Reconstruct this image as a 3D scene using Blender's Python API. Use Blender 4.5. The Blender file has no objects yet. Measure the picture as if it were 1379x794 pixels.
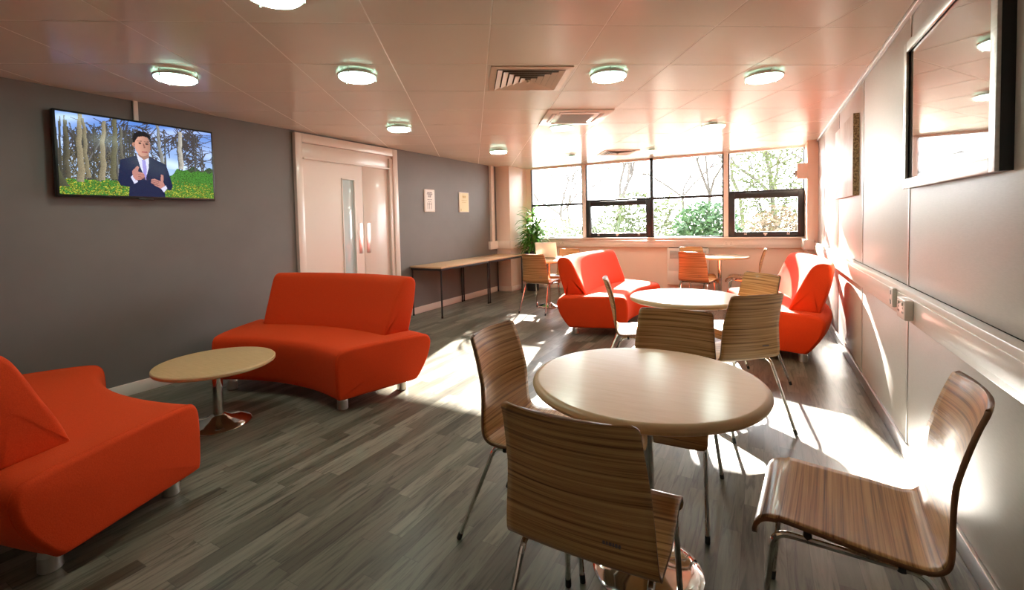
import bpy, bmesh, math, random
from mathutils import Vector, Matrix
random.seed(7)
PI = math.pi
SC = bpy.context.scene
COL = SC.collection
HC = 1.345            # eye height
CE = 2.41             # ceiling
LW, RW, WW, BW = -4.535, 0.685, 8.45, -1.7   # left, right, window and back wall planes

# ------------------------------------------------------------------ materials
def mat(name, color=(.8, .8, .8), rough=.5, metal=0., spec=.5, coat=0., emit=None, estr=0.):
    m = bpy.data.materials.new(name); m.use_nodes = True
    b = m.node_tree.nodes['Principled BSDF']
    b.inputs['Base Color'].default_value = (*color, 1)
    b.inputs['Roughness'].default_value = rough
    b.inputs['Metallic'].default_value = metal
    b.inputs['Specular IOR Level'].default_value = spec
    b.inputs['Coat Weight'].default_value = coat
    b.inputs['Coat Roughness'].default_value = .08
    if emit:
        b.inputs['Emission Color'].default_value = (*emit, 1)
        b.inputs['Emission Strength'].default_value = estr
    return m
def N(m, typ, **kw):
    n = m.node_tree.nodes.new(typ)
    for k, v in kw.items(): setattr(n, k, v)
    return n
def L(m, a, b): m.node_tree.links.new(a, b)
def bsdf(m): return m.node_tree.nodes['Principled BSDF']
def math_n(m, op, a, b=None):
    n = N(m, 'ShaderNodeMath', operation=op)
    for i, v in enumerate((a, b)):
        if v is None: continue
        if isinstance(v, (int, float)): n.inputs[i].default_value = v
        else: L(m, v, n.inputs[i])
    return n.outputs[0]
def ramp(m, fac, stops, interp='LINEAR'):
    r = N(m, 'ShaderNodeValToRGB'); r.color_ramp.interpolation = interp
    e = r.color_ramp.elements
    while len(e) < len(stops): e.new(.5)
    for el, (p, c) in zip(e, stops): el.position = p; el.color = (*c, 1)
    L(m, fac, r.inputs[0]); return r.outputs[0]
def coords(m, kind='Object', scale=(1, 1, 1), loc=(0, 0, 0)):
    t = N(m, 'ShaderNodeTexCoord'); mp = N(m, 'ShaderNodeMapping')
    mp.inputs['Scale'].default_value = scale; mp.inputs['Location'].default_value = loc
    L(m, t.outputs[kind], mp.inputs['Vector']); return mp.outputs[0]
def noise(m, vec, scale, detail=3., rough=.5, dist=0.):
    n = N(m, 'ShaderNodeTexNoise'); n.inputs['Scale'].default_value = scale
    n.inputs['Detail'].default_value = detail; n.inputs['Roughness'].default_value = rough
    n.inputs['Distortion'].default_value = dist
    L(m, vec, n.inputs['Vector']); return n.outputs['Fac']
def bump(m, h, strength=.2, dist=.01):
    b = N(m, 'ShaderNodeBump'); b.inputs['Strength'].default_value = strength; b.inputs['Distance'].default_value = dist
    L(m, h, b.inputs['Height']); L(m, b.outputs[0], bsdf(m).inputs['Normal'])

def mat_noisy(name, c1, c2, scale, rough=.6, spec=.4, bmp=0., stretch=(1, 1, 1), **kw):
    m = mat(name, c1, rough, spec=spec, **kw)
    f = noise(m, coords(m, 'Object', stretch), scale, 4)
    L(m, ramp(m, f, [(.35, c1), (.65, c2)]), bsdf(m).inputs['Base Color'])
    if bmp: bump(m, f, bmp, .004)
    return m

M = {}
M['wall_grey'] = mat_noisy('wall_grey_paint', (.175, .155, .145), (.187, .167, .156), 3, .55, .35)
M['wall_pink'] = mat_noisy('window_wall_paint', (.84, .66, .56), (.86, .68, .58), 3, .5, .4)
M['wall_back'] = mat('back_wall_paint', (.82, .76, .68), .7)
M['column'] = mat('column_paint', (.84, .69, .60), .45)
M['white'] = mat('white_trim', (.78, .69, .63), .35)
M['white_gloss'] = mat('white_plastic', (.80, .72, .66), .25)
M['door'] = mat('door_paint', (.74, .62, .55), .3, coat=.2)
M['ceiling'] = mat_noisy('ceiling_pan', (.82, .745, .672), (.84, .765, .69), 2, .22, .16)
M['ceiling_gap'] = mat('ceiling_gap', (.95, .90, .84), .3)  # near-white: light caught by the pan edges is put into the strip colour
M['beige_metal'] = mat('vent_enamel', (.74, .59, .47), .4)
M['vent_void'] = mat('vent_void', (.12, .085, .06), .8)
M['dark'] = mat('dark_void', (.02, .018, .016), .8)
M['black'] = mat('black_plastic', (.012, .012, .013), .3)
M['black_metal'] = mat('black_metal', (.02, .02, .022), .4)
M['frame_black'] = mat('window_frame_black', (.018, .017, .018), .35)
M['chrome'] = mat('chrome', (.78, .77, .76), .09, 1.)
M['steel'] = mat('brushed_steel', (.62, .60, .58), .3, 1.)
M['silver'] = mat_noisy('silver_frame', (.52, .52, .50), (.62, .62, .60), 60, .35, .5, stretch=(1, .05, 1), metal=.85)
M['rubber'] = mat('black_rubber', (.015, .015, .015), .6)
M['orange'] = mat_noisy('orange_fabric', (.60, .043, .006), (.67, .054, .008), 220, .8, .15, .25)
bsdf(M['orange']).inputs['Sheen Weight'].default_value = .12
bsdf(M['orange']).inputs['Sheen Tint'].default_value = (1, .45, .2, 1)
M['grille'] = mat('grille_grey', (.40, .39, .38), .5)
M['planter'] = mat('planter_black', (.02, .02, .022), .35)
M['soil'] = mat_noisy('soil', (.03, .02, .012), (.06, .04, .025), 40, .9)
M['leaf'] = mat_noisy('houseplant_leaf', (.05, .16, .025), (.13, .30, .05), 9, .4)
M['stem'] = mat('stem', (.20, .15, .08), .7)
M['laptop'] = mat('laptop_silver', (.74, .68, .62), .35, .3)
M['canvas_side'] = mat_noisy('canvas_side', (.10, .05, .02), (.42, .28, .14), 70, .8)
M['paper'] = mat('white_paper', (.80, .77, .74), .6)
M['paper_yellow'] = mat('cream_paper', (.80, .72, .46), .6)
M['ink'] = mat('ink', (.16, .13, .14), .7)
M['gold'] = mat('gold_ink', (.62, .46, .18), .5)
M['ground'] = mat_noisy('outdoor_ground', (.38, .36, .30), (.50, .48, .40), 1.2, .9)
M['bark'] = mat_noisy('bark', (.030, .026, .022), (.050, .044, .038), 6, .9)

def leafmat(name, c1, c2, sc=5, tr=.5):
    m = mat(name, c1, .55, spec=.3)
    c = ramp(m, noise(m, coords(m), sc, 3), [(.35, c1), (.65, c2)])
    L(m, c, bsdf(m).inputs['Base Color'])
    t = N(m, 'ShaderNodeBsdfTranslucent'); L(m, c, t.inputs[0])
    mx = N(m, 'ShaderNodeMixShader'); mx.inputs[0].default_value = tr
    L(m, bsdf(m).outputs[0], mx.inputs[1]); L(m, t.outputs[0], mx.inputs[2])
    L(m, mx.outputs[0], m.node_tree.nodes['Material Output'].inputs[0])
    return m
M['leaf_dark'] = leafmat('shrub_leaf_dark', (.018, .048, .018), (.04, .085, .03), 5, .25)
M['leaf_pale'] = leafmat('shrub_leaf_pale', (.036, .050, .014), (.062, .076, .026), 5, .25)
M['leaf_rust'] = leafmat('shrub_leaf_rust', (.085, .055, .032), (.11, .085, .05), 5, .25)
M['reed'] = leafmat('reed_leaf', (.05, .075, .035), (.085, .105, .06), 5, .25)
M['leaf'] = leafmat('houseplant_leaf', (.05, .17, .025), (.16, .36, .06), 9, .35)

# window glass: clear with a Fresnel sheen, lets sunlight through
def glass(name, tint=(1, 1, 1), extra=0.):
    m = bpy.data.materials.new(name); m.use_nodes = True; nt = m.node_tree
    nt.nodes.remove(bsdf(m))
    t = N(m, 'ShaderNodeBsdfTransparent'); t.inputs[0].default_value = (*tint, 1)
    g = N(m, 'ShaderNodeBsdfGlossy'); g.inputs['Roughness'].default_value = .01
    f = N(m, 'ShaderNodeFresnel'); f.inputs[0].default_value = 1.45
    mx = N(m, 'ShaderNodeMixShader')
    fac = math_n(m, 'ADD', f.outputs[0], extra); L(m, fac, mx.inputs[0])
    L(m, t.outputs[0], mx.inputs[1]); L(m, g.outputs[0], mx.inputs[2])
    L(m, mx.outputs[0], nt.nodes['Material Output'].inputs[0]); return m
M['glass'] = glass('window_glass')
M['picture_glass'] = mat('picture_glass', (.40, .375, .355), .03, 1.)
M['vision_glass'] = mat('vision_glass', (.56, .64, .66), .06, .0, coat=.6)  # opaque; pale reflection and bright corridor are put into the base colour

# striped zebrano plywood, grain across the width (UV: u across, v along the profile in metres)
def zebrano(name, dark, mid, light, rough=.3):
    m = mat(name, mid, rough, spec=.4, coat=.12)
    tc = N(m, 'ShaderNodeTexCoord')
    def uvn(su, sv, sc, det, dist):
        mp = N(m, 'ShaderNodeMapping'); mp.inputs['Scale'].default_value = (su, sv, 1)
        L(m, tc.outputs['UV'], mp.inputs['Vector']); return noise(m, mp.outputs[0], sc, det, .55, dist)
    a = uvn(1.2, 75, 1., 3., .3); b = uvn(3., 290, 1., 2., .1)
    f = math_n(m, 'ADD', math_n(m, 'MULTIPLY', a, .66), math_n(m, 'MULTIPLY', b, .34))
    L(m, ramp(m, f, [(.37, dark), (.47, mid), (.60, light)]), bsdf(m).inputs['Base Color'])
    return m
M['zebrano'] = zebrano('zebrano_plywood', (.14, .062, .020), (.43, .225, .085), (.62, .37, .165))
M['ply_edge'] = mat('plywood_edge', (.20, .085, .035), .45)

def beech(name, c1, c2, rough):
    m = mat(name, c1, rough, spec=.5)
    f = noise(m, coords(m, 'Object', (3, 30, 3)), 3, 3)
    L(m, ramp(m, f, [(.3, c1), (.7, c2)]), bsdf(m).inputs['Base Color']); return m
M['table_top'] = beech('table_top_laminate', (.80, .60, .43), (.85, .66, .49), .2)
M['table_edge'] = mat('table_edge', (.60, .40, .22), .35)
M['coffee_top'] = beech('coffee_table_beech', (.56, .35, .16), (.64, .42, .21), .3)
M['bench_top'] = beech('bench_beech', (.60, .37, .20), (.66, .43, .25), .4)

# vinyl plank floor, boards along Y
def floor_mat():
    m = mat('vinyl_plank_floor', (.1, .1, .1), .35, spec=.45)
    tc = N(m, 'ShaderNodeTexCoord'); sx = N(m, 'ShaderNodeSeparateXYZ'); L(m, tc.outputs['Object'], sx.inputs[0])
    W, LEN = .080, .62
    xs = math_n(m, 'DIVIDE', sx.outputs[0], W); row = math_n(m, 'FLOOR', xs)
    wn = N(m, 'ShaderNodeTexWhiteNoise', noise_dimensions='1D'); L(m, row, wn.inputs['W'])
    ys = math_n(m, 'ADD', math_n(m, 'DIVIDE', sx.outputs[1], LEN), math_n(m, 'MULTIPLY', wn.outputs[0], 7.3))
    colf = math_n(m, 'FLOOR', ys)
    cb = N(m, 'ShaderNodeCombineXYZ'); L(m, row, cb.inputs[0]); L(m, colf, cb.inputs[1])
    w2 = N(m, 'ShaderNodeTexWhiteNoise', noise_dimensions='2D'); L(m, cb.outputs[0], w2.inputs['Vector'])
    base = ramp(m, w2.outputs[0], [(0, (.066, .058, .040)), (.25, (.112, .104, .076)), (.5, (.150, .140, .106)), (.8, (.205, .192, .148)), (1, (.105, .086, .062))])
    # grain: stretched along y, shifted per plank
    off = N(m, 'ShaderNodeVectorMath', operation='MULTIPLY_ADD')
    L(m, w2.outputs['Color'], off.inputs[0]); off.inputs[1].default_value = (9, 9, 9); L(m, tc.outputs['Object'], off.inputs[2])
    mp = N(m, 'ShaderNodeMapping'); mp.inputs['Scale'].default_value = (26, 2.2, 1); L(m, off.outputs[0], mp.inputs['Vector'])
    g = noise(m, mp.outputs[0], 1.6, 5, .6, .9)
    grain = ramp(m, g, [(.34, (.28, .27, .26)), (.48, (.9, .9, .9)), (.7, (1.25, 1.25, 1.25))])
    mx = N(m, 'ShaderNodeMix', data_type='RGBA', blend_type='MULTIPLY'); mx.inputs['Factor'].default_value = .85
    L(m, base, mx.inputs['A']); L(m, grain, mx.inputs['B'])
    # joints
    fx = math_n(m, 'FRACT', xs); fy = math_n(m, 'FRACT', ys)
    jx = math_n(m, 'LESS_THAN', math_n(m, 'MINIMUM', fx, math_n(m, 'SUBTRACT', 1, fx)), .014)
    jy = math_n(m, 'LESS_THAN', fy, .0035)
    j = math_n(m, 'MAXIMUM', jx, jy)
    m2 = N(m, 'ShaderNodeMix', data_type='RGBA', blend_type='MIX'); L(m, math_n(m, 'MULTIPLY', j, .55), m2.inputs['Factor'])
    L(m, mx.outputs['Result'], m2.inputs['A']); m2.inputs['B'].default_value = (.045, .038, .03, 1)
    L(m, m2.outputs['Result'], bsdf(m).inputs['Base Color'])
    bump(m, g, .06, .002)
    return m
M['floor'] = floor_mat()

def panel_mat():
    m = mat('metallic_laminate', (.6, .57, .53), .3, .12, spec=.5)
    f = noise(m, coords(m, 'Object', (1, 8, 90)), 4, 3)
    L(m, ramp(m, f, [(.3, (.53, .50, .465)), (.7, (.58, .545, .51))]), bsdf(m).inputs['Base Color'])
    f2 = noise(m, coords(m, 'Object', (1, 1.1, 1.1)), 2.2, 3)
    r = N(m, 'ShaderNodeMapRange'); L(m, f2, r.inputs[0]); r.inputs[3].default_value = .40; r.inputs[4].default_value = .48
    L(m, r.outputs[0], bsdf(m).inputs['Roughness']); return m
M['panel'] = panel_mat()
M['lamp'] = mat('lamp_diffuser', (.85, .95, .88), .3, emit=(.84, 1., .87), estr=19.)
M['lamp_edge'] = mat('lamp_edge', (.80, .95, .88), .3, emit=(.55, 1., .76), estr=4.)
M['canvas'] = mat_noisy('canvas_print', (.50, .44, .40), (.74, .70, .66), 3.5, .45)

# ------------------------------------------------------------------ mesh helpers
class MB:
    def __init__(s): s.bm = bmesh.new(); s.mats = []; s.uv = None
    def mi(s, m):
        if m not in s.mats: s.mats.append(m)
        return s.mats.index(m)
    def box(s, x0, x1, y0, y1, z0, z1, m, bev=0., seg=2):
        r = bmesh.ops.create_cube(s.bm, size=1)
        for v in r['verts']:
            v.co = Vector(((x0 + x1) / 2 + v.co.x * (x1 - x0), (y0 + y1) / 2 + v.co.y * (y1 - y0), (z0 + z1) / 2 + v.co.z * (z1 - z0)))
        fs = set(f for v in r['verts'] for f in v.link_faces); i = s.mi(m)
        for f in fs: f.material_index = i
        if bev:
            es = list(set(e for f in fs for e in f.edges))
            o = bmesh.ops.bevel(s.bm, geom=es, offset=bev, segments=seg, affect='EDGES', profile=.5)
            for f in o['faces']: f.material_index = i
        return s
    def tube(s, pts, r, m, n=10, caps=True):
        pts = [Vector(p) for p in pts]; i = s.mi(m); rings = []
        rs = r if isinstance(r, (list, tuple)) else [r] * len(pts)
        prev = None
        for k, p in enumerate(pts):
            t = (pts[min(k + 1, len(pts) - 1)] - pts[max(k - 1, 0)]).normalized()
            if prev is None:
                a = Vector((0, 0, 1)) if abs(t.z) < .9 else Vector((1, 0, 0))
                u = t.cross(a).normalized()
            else: u = (prev - t * prev.dot(t)).normalized()
            prev = u; w = t.cross(u)
            rings.append([s.bm.verts.new(p + (u * math.cos(2 * PI * j / n) + w * math.sin(2 * PI * j / n)) * rs[k]) for j in range(n)])
        for a, b in zip(rings, rings[1:]):
            for j in range(n):
                f = s.bm.faces.new((a[j], a[(j + 1) % n], b[(j + 1) % n], b[j])); f.material_index = i; f.smooth = True
        if caps:
            for ring in (rings[0][::-1], rings[-1]):
                f = s.bm.faces.new(ring); f.material_index = i
        return s
    def lathe(s, prof, m, c=(0, 0, 0), n=48, mats=None):
        c = Vector(c); rings = []
        for (r, z) in prof:
            if r < 1e-6: rings.append([s.bm.verts.new(c + Vector((0, 0, z)))])
            else: rings.append([s.bm.verts.new(c + Vector((r * math.cos(2 * PI * j / n), r * math.sin(2 * PI * j / n), z))) for j in range(n)])
        for k, (a, b) in enumerate(zip(rings, rings[1:])):
            i = s.mi(mats[k] if mats else m)
            for j in range(n):
                j2 = (j + 1) % n
                if len(a) == 1 and len(b) == 1: continue
                if len(a) == 1: vs = (a[0], b[j2], b[j])
                elif len(b) == 1: vs = (a[j], a[j2], b[0])
                else: vs = (a[j], a[j2], b[j2], b[j])
                f = s.bm.faces.new(vs); f.material_index = i; f.smooth = True
        return s
    def grid(s, P, m, closed=False, smooth=True):
        V = [[s.bm.verts.new(p) for p in row] for row in P]; i = s.mi(m)
        for a, b in zip(V, V[1:]):
            n = len(a)
            for j in range(n if closed else n - 1):
                f = s.bm.faces.new((a[j], a[(j + 1) % n], b[(j + 1) % n], b[j])); f.material_index = i; f.smooth = smooth
        return V
    def poly(s, pts, m, smooth=False):
        f = s.bm.faces.new([s.bm.verts.new(p) for p in pts]); f.material_index = s.mi(m); f.smooth = smooth; return f
    def build(s, name, parent=None, sharp=35, recalc=True):
        if recalc: bmesh.ops.recalc_face_normals(s.bm, faces=s.bm.faces)
        me = bpy.data.meshes.new(name); s.bm.to_mesh(me); s.bm.free()
        for m in s.mats: me.materials.append(m)
        for p in me.polygons: p.use_smooth = True
        me.set_sharp_from_angle(angle=math.radians(sharp))
        o = bpy.data.objects.new(name, me); COL.objects.link(o)
        if parent: o.parent = parent
        return o
def B(name, args, m, parent=None, bev=.004, seg=2):
    return MB().box(*args, m, bev, seg).build(name, parent)
def struct(o): o['kind'] = 'structure'; return o
def tag(o, label, cat, group=None):
    o['label'] = label; o['category'] = cat
    if group: o['group'] = group
    return o
def thing(name, label, cat, loc=(0, 0, 0), rz=0., group=None):
    o = bpy.data.objects.new(name, None); COL.objects.link(o); o.empty_display_size = .1
    o.location = loc; o.rotation_euler = (0, 0, rz); return tag(o, label, cat, group)
def dup(root, loc, rz, label, group=None):
    def cp(o, par):
        c = o.copy(); COL.objects.link(c)
        if par: c.parent = par
        for ch in list(o.children): cp(ch, c)
        return c
    r = cp(root, None); r.location = loc; r.rotation_euler = (0, 0, rz); r['label'] = label
    if group: r['group'] = group
    return r
def arc(c, r, a0, a1, n, ax, ay):
    c, ax, ay = Vector(c), Vector(ax), Vector(ay)
    return [c + ax * (r * math.cos(a0 + (a1 - a0) * i / n)) + ay * (r * math.sin(a0 + (a1 - a0) * i / n)) for i in range(n + 1)]
def fillet(pts, r, n=6):
    pts = [Vector(p) for p in pts]; out = [pts[0]]
    for a, b, c in zip(pts, pts[1:], pts[2:]):
        u, w = (a - b).normalized(), (c - b).normalized(); ang = u.angle(w)
        d = min(r / math.tan(ang / 2), (a - b).length * .49, (c - b).length * .49)
        p, q = b + u * d, b + w * d
        for i in range(n + 1):
            t = i / n; out.append((p * (1 - t) + b * t) * (1 - t) + (b * (1 - t) + q * t) * t)
    out.append(pts[-1]); return out
def catmull(P, sub=4, closed=True):
    out = []; n = len(P)
    for i in range(n if closed else n - 1):
        ix = (i - 1, i, i + 1, i + 2)
        p0, p1, p2, p3 = [P[k % n] if closed else P[min(max(k, 0), n - 1)] for k in ix]
        for k in range(sub):
            t = k / sub
            out.append(tuple(.5 * ((2 * b) + (-a + c) * t + (2 * a - 5 * b + 4 * c - d) * t * t + (-a + 3 * b - 3 * c + d) * t ** 3) for a, b, c, d in zip(p0, p1, p2, p3)))
    return out

# ------------------------------------------------------------------ the room
b = MB(); b.box(LW - .15, RW + .15, BW - .1, WW + .12, -.12, 0, M['floor']); struct(b.build('floor'))
# ceiling: square metal pans on a grid turned 33 degrees to the walls
TY = -.58135; TS = Vector((math.cos(TY), -math.sin(TY))); TT = Vector((math.sin(TY), math.cos(TY)))
S0, T0, TP = .120, 3.152, .631
def clip(poly, lo, hi):
    for ax in (0, 1):
        for lim, sgn in ((lo[ax], 1), (hi[ax], -1)):
            out = []
            for i in range(len(poly)):
                p, q = poly[i - 1], poly[i]; dp, dq = (p[ax] - lim) * sgn, (q[ax] - lim) * sgn
                if dp * dq < 0: out.append(p + (q - p) * (dp / (dp - dq)))
                if dq >= 0: out.append(q)
            poly = out
            if not poly: return poly
    return poly
def inset(poly, d):
    n = len(poly); ar = sum(poly[i - 1].x * poly[i].y - poly[i].x * poly[i - 1].y for i in range(n))
    out = []
    for i in range(n):
        a, p, c = poly[i - 1], poly[i], poly[(i + 1) % n]
        e1, e2 = (p - a).normalized(), (c - p).normalized()
        s = 1 if ar > 0 else -1
        n1, n2 = Vector((-e1.y, e1.x)) * s, Vector((-e2.y, e2.x)) * s
        den = 1 + n1.dot(n2)
        out.append(p + (n1 + n2) * (d / max(den, .2)))
    return out
b = MB()
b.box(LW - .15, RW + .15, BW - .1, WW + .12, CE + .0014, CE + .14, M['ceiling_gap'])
lo, hi = (LW - .02, BW), (RW + .02, WW + .02)
for i in range(-18, 18):
    for j in range(-14, 16):
        s0, t0 = S0 + i * TP, T0 + j * TP
        q = [TS * s0 + TT * t0, TS * (s0 + TP) + TT * t0, TS * (s0 + TP) + TT * (t0 + TP), TS * s0 + TT * (t0 + TP)]
        q = clip(q, lo, hi)
        q = [p for k, p in enumerate(q) if (p - q[k - 1]).length > .004]
        if len(q) < 3: continue
        ar = abs(sum(q[k - 1].x * q[k].y - q[k].x * q[k - 1].y for k in range(len(q)))) / 2
        if ar < .003: continue
        r1, r0 = inset(q, .0034), inset(q, .0040)
        R0 = [Vector((p.x, p.y, CE)) for p in r0]; R1 = [Vector((p.x, p.y, CE + .0008)) for p in r1]; R2 = [Vector((p.x, p.y, CE + .0016)) for p in r1]
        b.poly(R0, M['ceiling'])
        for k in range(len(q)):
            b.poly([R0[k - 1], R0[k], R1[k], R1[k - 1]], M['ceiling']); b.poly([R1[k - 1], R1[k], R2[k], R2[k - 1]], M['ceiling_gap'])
bmesh.ops.recalc_face_normals(b.bm, faces=b.bm.faces)
struct(b.build('ceiling', recalc=False, sharp=10))

# left wall with the double doorway
DY0, DY1, DZ = 3.40, 4.86, 2.30
b = MB()
b.box(LW - .14, LW, BW, DY0, 0, CE, M['wall_grey']); b.box(LW - .14, LW, DY1, WW, 0, CE, M['wall_grey']); b.box(LW - .14, LW, DY0, DY1, DZ, CE, M['wall_grey'])
struct(b.build('wall_left'))
b = MB(); b.box(LW - .1, RW + .1, BW - .12, BW, 0, CE, M['wall_back']); struct(b.build('wall_back'))  # unseen wall behind the camera, set close and pale to bounce fill light
# window wall: low wall only, glazing from the sill to the ceiling
b = MB(); b.box(LW - .14, RW + .14, WW, WW + .12, 0, .99, M['wall_pink'])
b.box(LW - .14, -4.13, WW, WW + .12, .99, CE, M['column']); b.box(.555, RW + .14, WW, WW + .12, .99, CE, M['column'])
struct(b.build('wall_front'))
struct(B('wall_column', (LW, -4.235, 7.72, WW, 0, CE), M['column'], bev=.004)).name = 'trim_1'
struct(B('trim_2', (.553, RW, 7.93, WW, 0, CE), M['column'], bev=.004))
# right wall of metallic laminate panels, each panel a bevelled sheet
joints = [BW, -.72, .59, 1.90, 3.21, 4.53, 5.85, 7.13, WW]
b = MB(); b.box(RW + .012, RW + .14, BW, WW, 0, CE, M['dark'])
for y0, y1 in zip(joints, joints[1:]):
    for z0, z1 in ((.085, .80), (.95, CE)):
        b.box(RW, RW + .013, y0 + .004, y1 - .004, z0, z1, M['panel'], .003)
struct(b.build('wall_right'))
b = MB()
for y in joints[1:-1]:
    for z0, z1 in ((.08, .80), (.95, CE - .03)):
        b.box(RW - .004, RW + .004, y - .010, y + .010, z0, z1, M['steel'], .002)
struct(b.build('trim_3'))
struct(B('trim_4', (RW - .022, RW + .01, BW, WW - .52, CE - .03, CE), M['silver'], bev=.003))
# dado trunking right, front and left with its end cap
def trunk(name, x0, x1, y0, y1, z0, z1, axis):
    b = MB(); b.box(x0, x1, y0, y1, z0, z1, M['white_gloss'], .006)
    z = (z0 + z1) / 2
    if axis == 'y': b.box(x0 - .004, x0 + .004, y0 + .002, y1 - .002, z - .045, z + .045, M['white_gloss'], .002)
    else: b.box(x0 + .002, x1 - .002, y0 - .004, y0 + .004, z - .045, z + .045, M['white_gloss'], .002)
    return struct(b.build(name))
trunk('trim_5', RW - .048, RW, BW, 7.93, .797, .950, 'y')
trunk('trim_6', -4.235, .553, WW - .07, WW, .835, .985, 'x')
b = MB(); b.box(LW, LW + .05, 7.40, 7.72, .83, .98, M['white_gloss'], .005); b.box(LW + .04, -4.235, 7.672, 7.72, .83, .98, M['white_gloss'], .005)
b.box(-4.237, -4.19, 7.672, WW - .07, .83, .98, M['white_gloss'], .005); struct(b.build('trim_7'))
b = MB(); b.box(.505, RW - .04, 7.875, 7.93, .835, .985, M['white_gloss'], .015, 3); b.box(.505, .555, 7.9, WW - .07, .835, .985, M['white_gloss'], .006); struct(b.build('trim_8'))
struct(B('trim_9', (LW, LW + .05, 7.47, 7.575, .975, CE), M['white'], bev=.004))           # riser by the column
struct(B('trim_10', (LW, LW + .018, 1.855, 1.888, 2.2, CE), M['white'], bev=.003))          # cable cover above the TV
struct(B('trim_11', (-4.235, .553, WW - .13, WW + .02, .985, 1.008), M['white_gloss'], bev=.006))  # window sill
# skirtings
struct(B('baseboard_left', (LW, LW + .016, BW, 3.31, 0, .10), M['white'], bev=.004))
struct(B('baseboard_left', (LW, LW + .016, 4.95, 7.72, 0, .10), M['white'], bev=.004)).name = 'baseboard_left_far'
b = MB(); b.box(LW + .016, -4.22, 7.704, 7.72, 0, .10, M['white'], .004); b.box(-4.235, -4.219, 7.704, WW, 0, .10, M['white'], .004)
b.box(-4.219, .553, WW - .016, WW, 0, .10, M['white'], .004); struct(b.build('baseboard_front'))
struct(B('baseboard_right', (RW - .014, RW + .01, BW, WW - .52, 0, .085), M['steel'], bev=.004))

# double door
d = bpy.data.objects.new('door_1', None); COL.objects.link(d); d.location = (LW, 4.13, 0); struct(d)
def rel(args, o=(LW, 4.13, 0)): return (args[0] - o[0], args[1] - o[0], args[2] - o[1], args[3] - o[1], args[4] - o[2], args[5] - o[2])
b = MB()
for a in ((LW - .14, LW + .045, 3.322, 3.412, 0, 2.385), (LW - .14, LW + .045, 4.85, 4.942, 0, 2.385), (LW - .14, LW + .045, 3.412, 4.85, 2.285, 2.385)):
    b.box(*rel(a), M['door'], .006)
b.box(*rel((LW - .12, LW + .005, 3.412, 4.85, 2.115, 2.285)), M['door'], .005)   # transom board
b.box(*rel((LW, LW + .03, 3.44, 4.83, 2.105, 2.125)), M['door'], .003)
b.box(*rel((LW - .03, LW + .028, 4.79, 4.85, 0, 2.25)), M['door'], .004)
b.build('door_frame', d)
def leaf(y0, y1, hole=None):
    b = MB(); x0, x1 = LW - .05, LW - .006
    if hole:
        a0, a1, z0, z1 = hole
        for q in ((y0, a0, .01, 2.105), (a1, y1, .01, 2.105), (a0, a1, .01, z0), (a0, a1, z1, 2.105)): b.box(*rel((x0, x1, q[0], q[1], q[2], q[3])), M['door'])
    else: b.box(*rel((x0, x1, y0, y1, .01, 2.105)), M['door'], .003)
    return b.build('door_leaf', d)
l1 = leaf(3.416, 4.322, (3.995, 4.178, .42, 1.915)); l2 = leaf(4.328, 4.788)
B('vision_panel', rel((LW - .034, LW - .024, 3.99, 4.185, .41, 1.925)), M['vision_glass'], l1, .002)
b = MB()
for q in ((3.980, 3.996, .405, 1.93), (4.177, 4.193, .405, 1.93), (3.98, 4.193, .405, .421), (3.98, 4.193, 1.914, 1.93)): b.box(*rel((LW - .04, LW + .004, q[0], q[1], q[2], q[3])), M['white'], .003)
b.build('glazing_bead', l1)
for par, y0, y1 in ((l1, 4.235, 4.300), (l2, 4.365, 4.435)):
    pl = B('push_plate', rel((LW - .008, LW - .003, y0, y1, .98, 1.37)), M['steel'], par, .002)
struct(B('wall_corridor', (LW - .30, LW - .22, 3.2, 5.1, 0, CE), M['wall_back'], bev=0)).name = 'wall_corridor'

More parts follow.
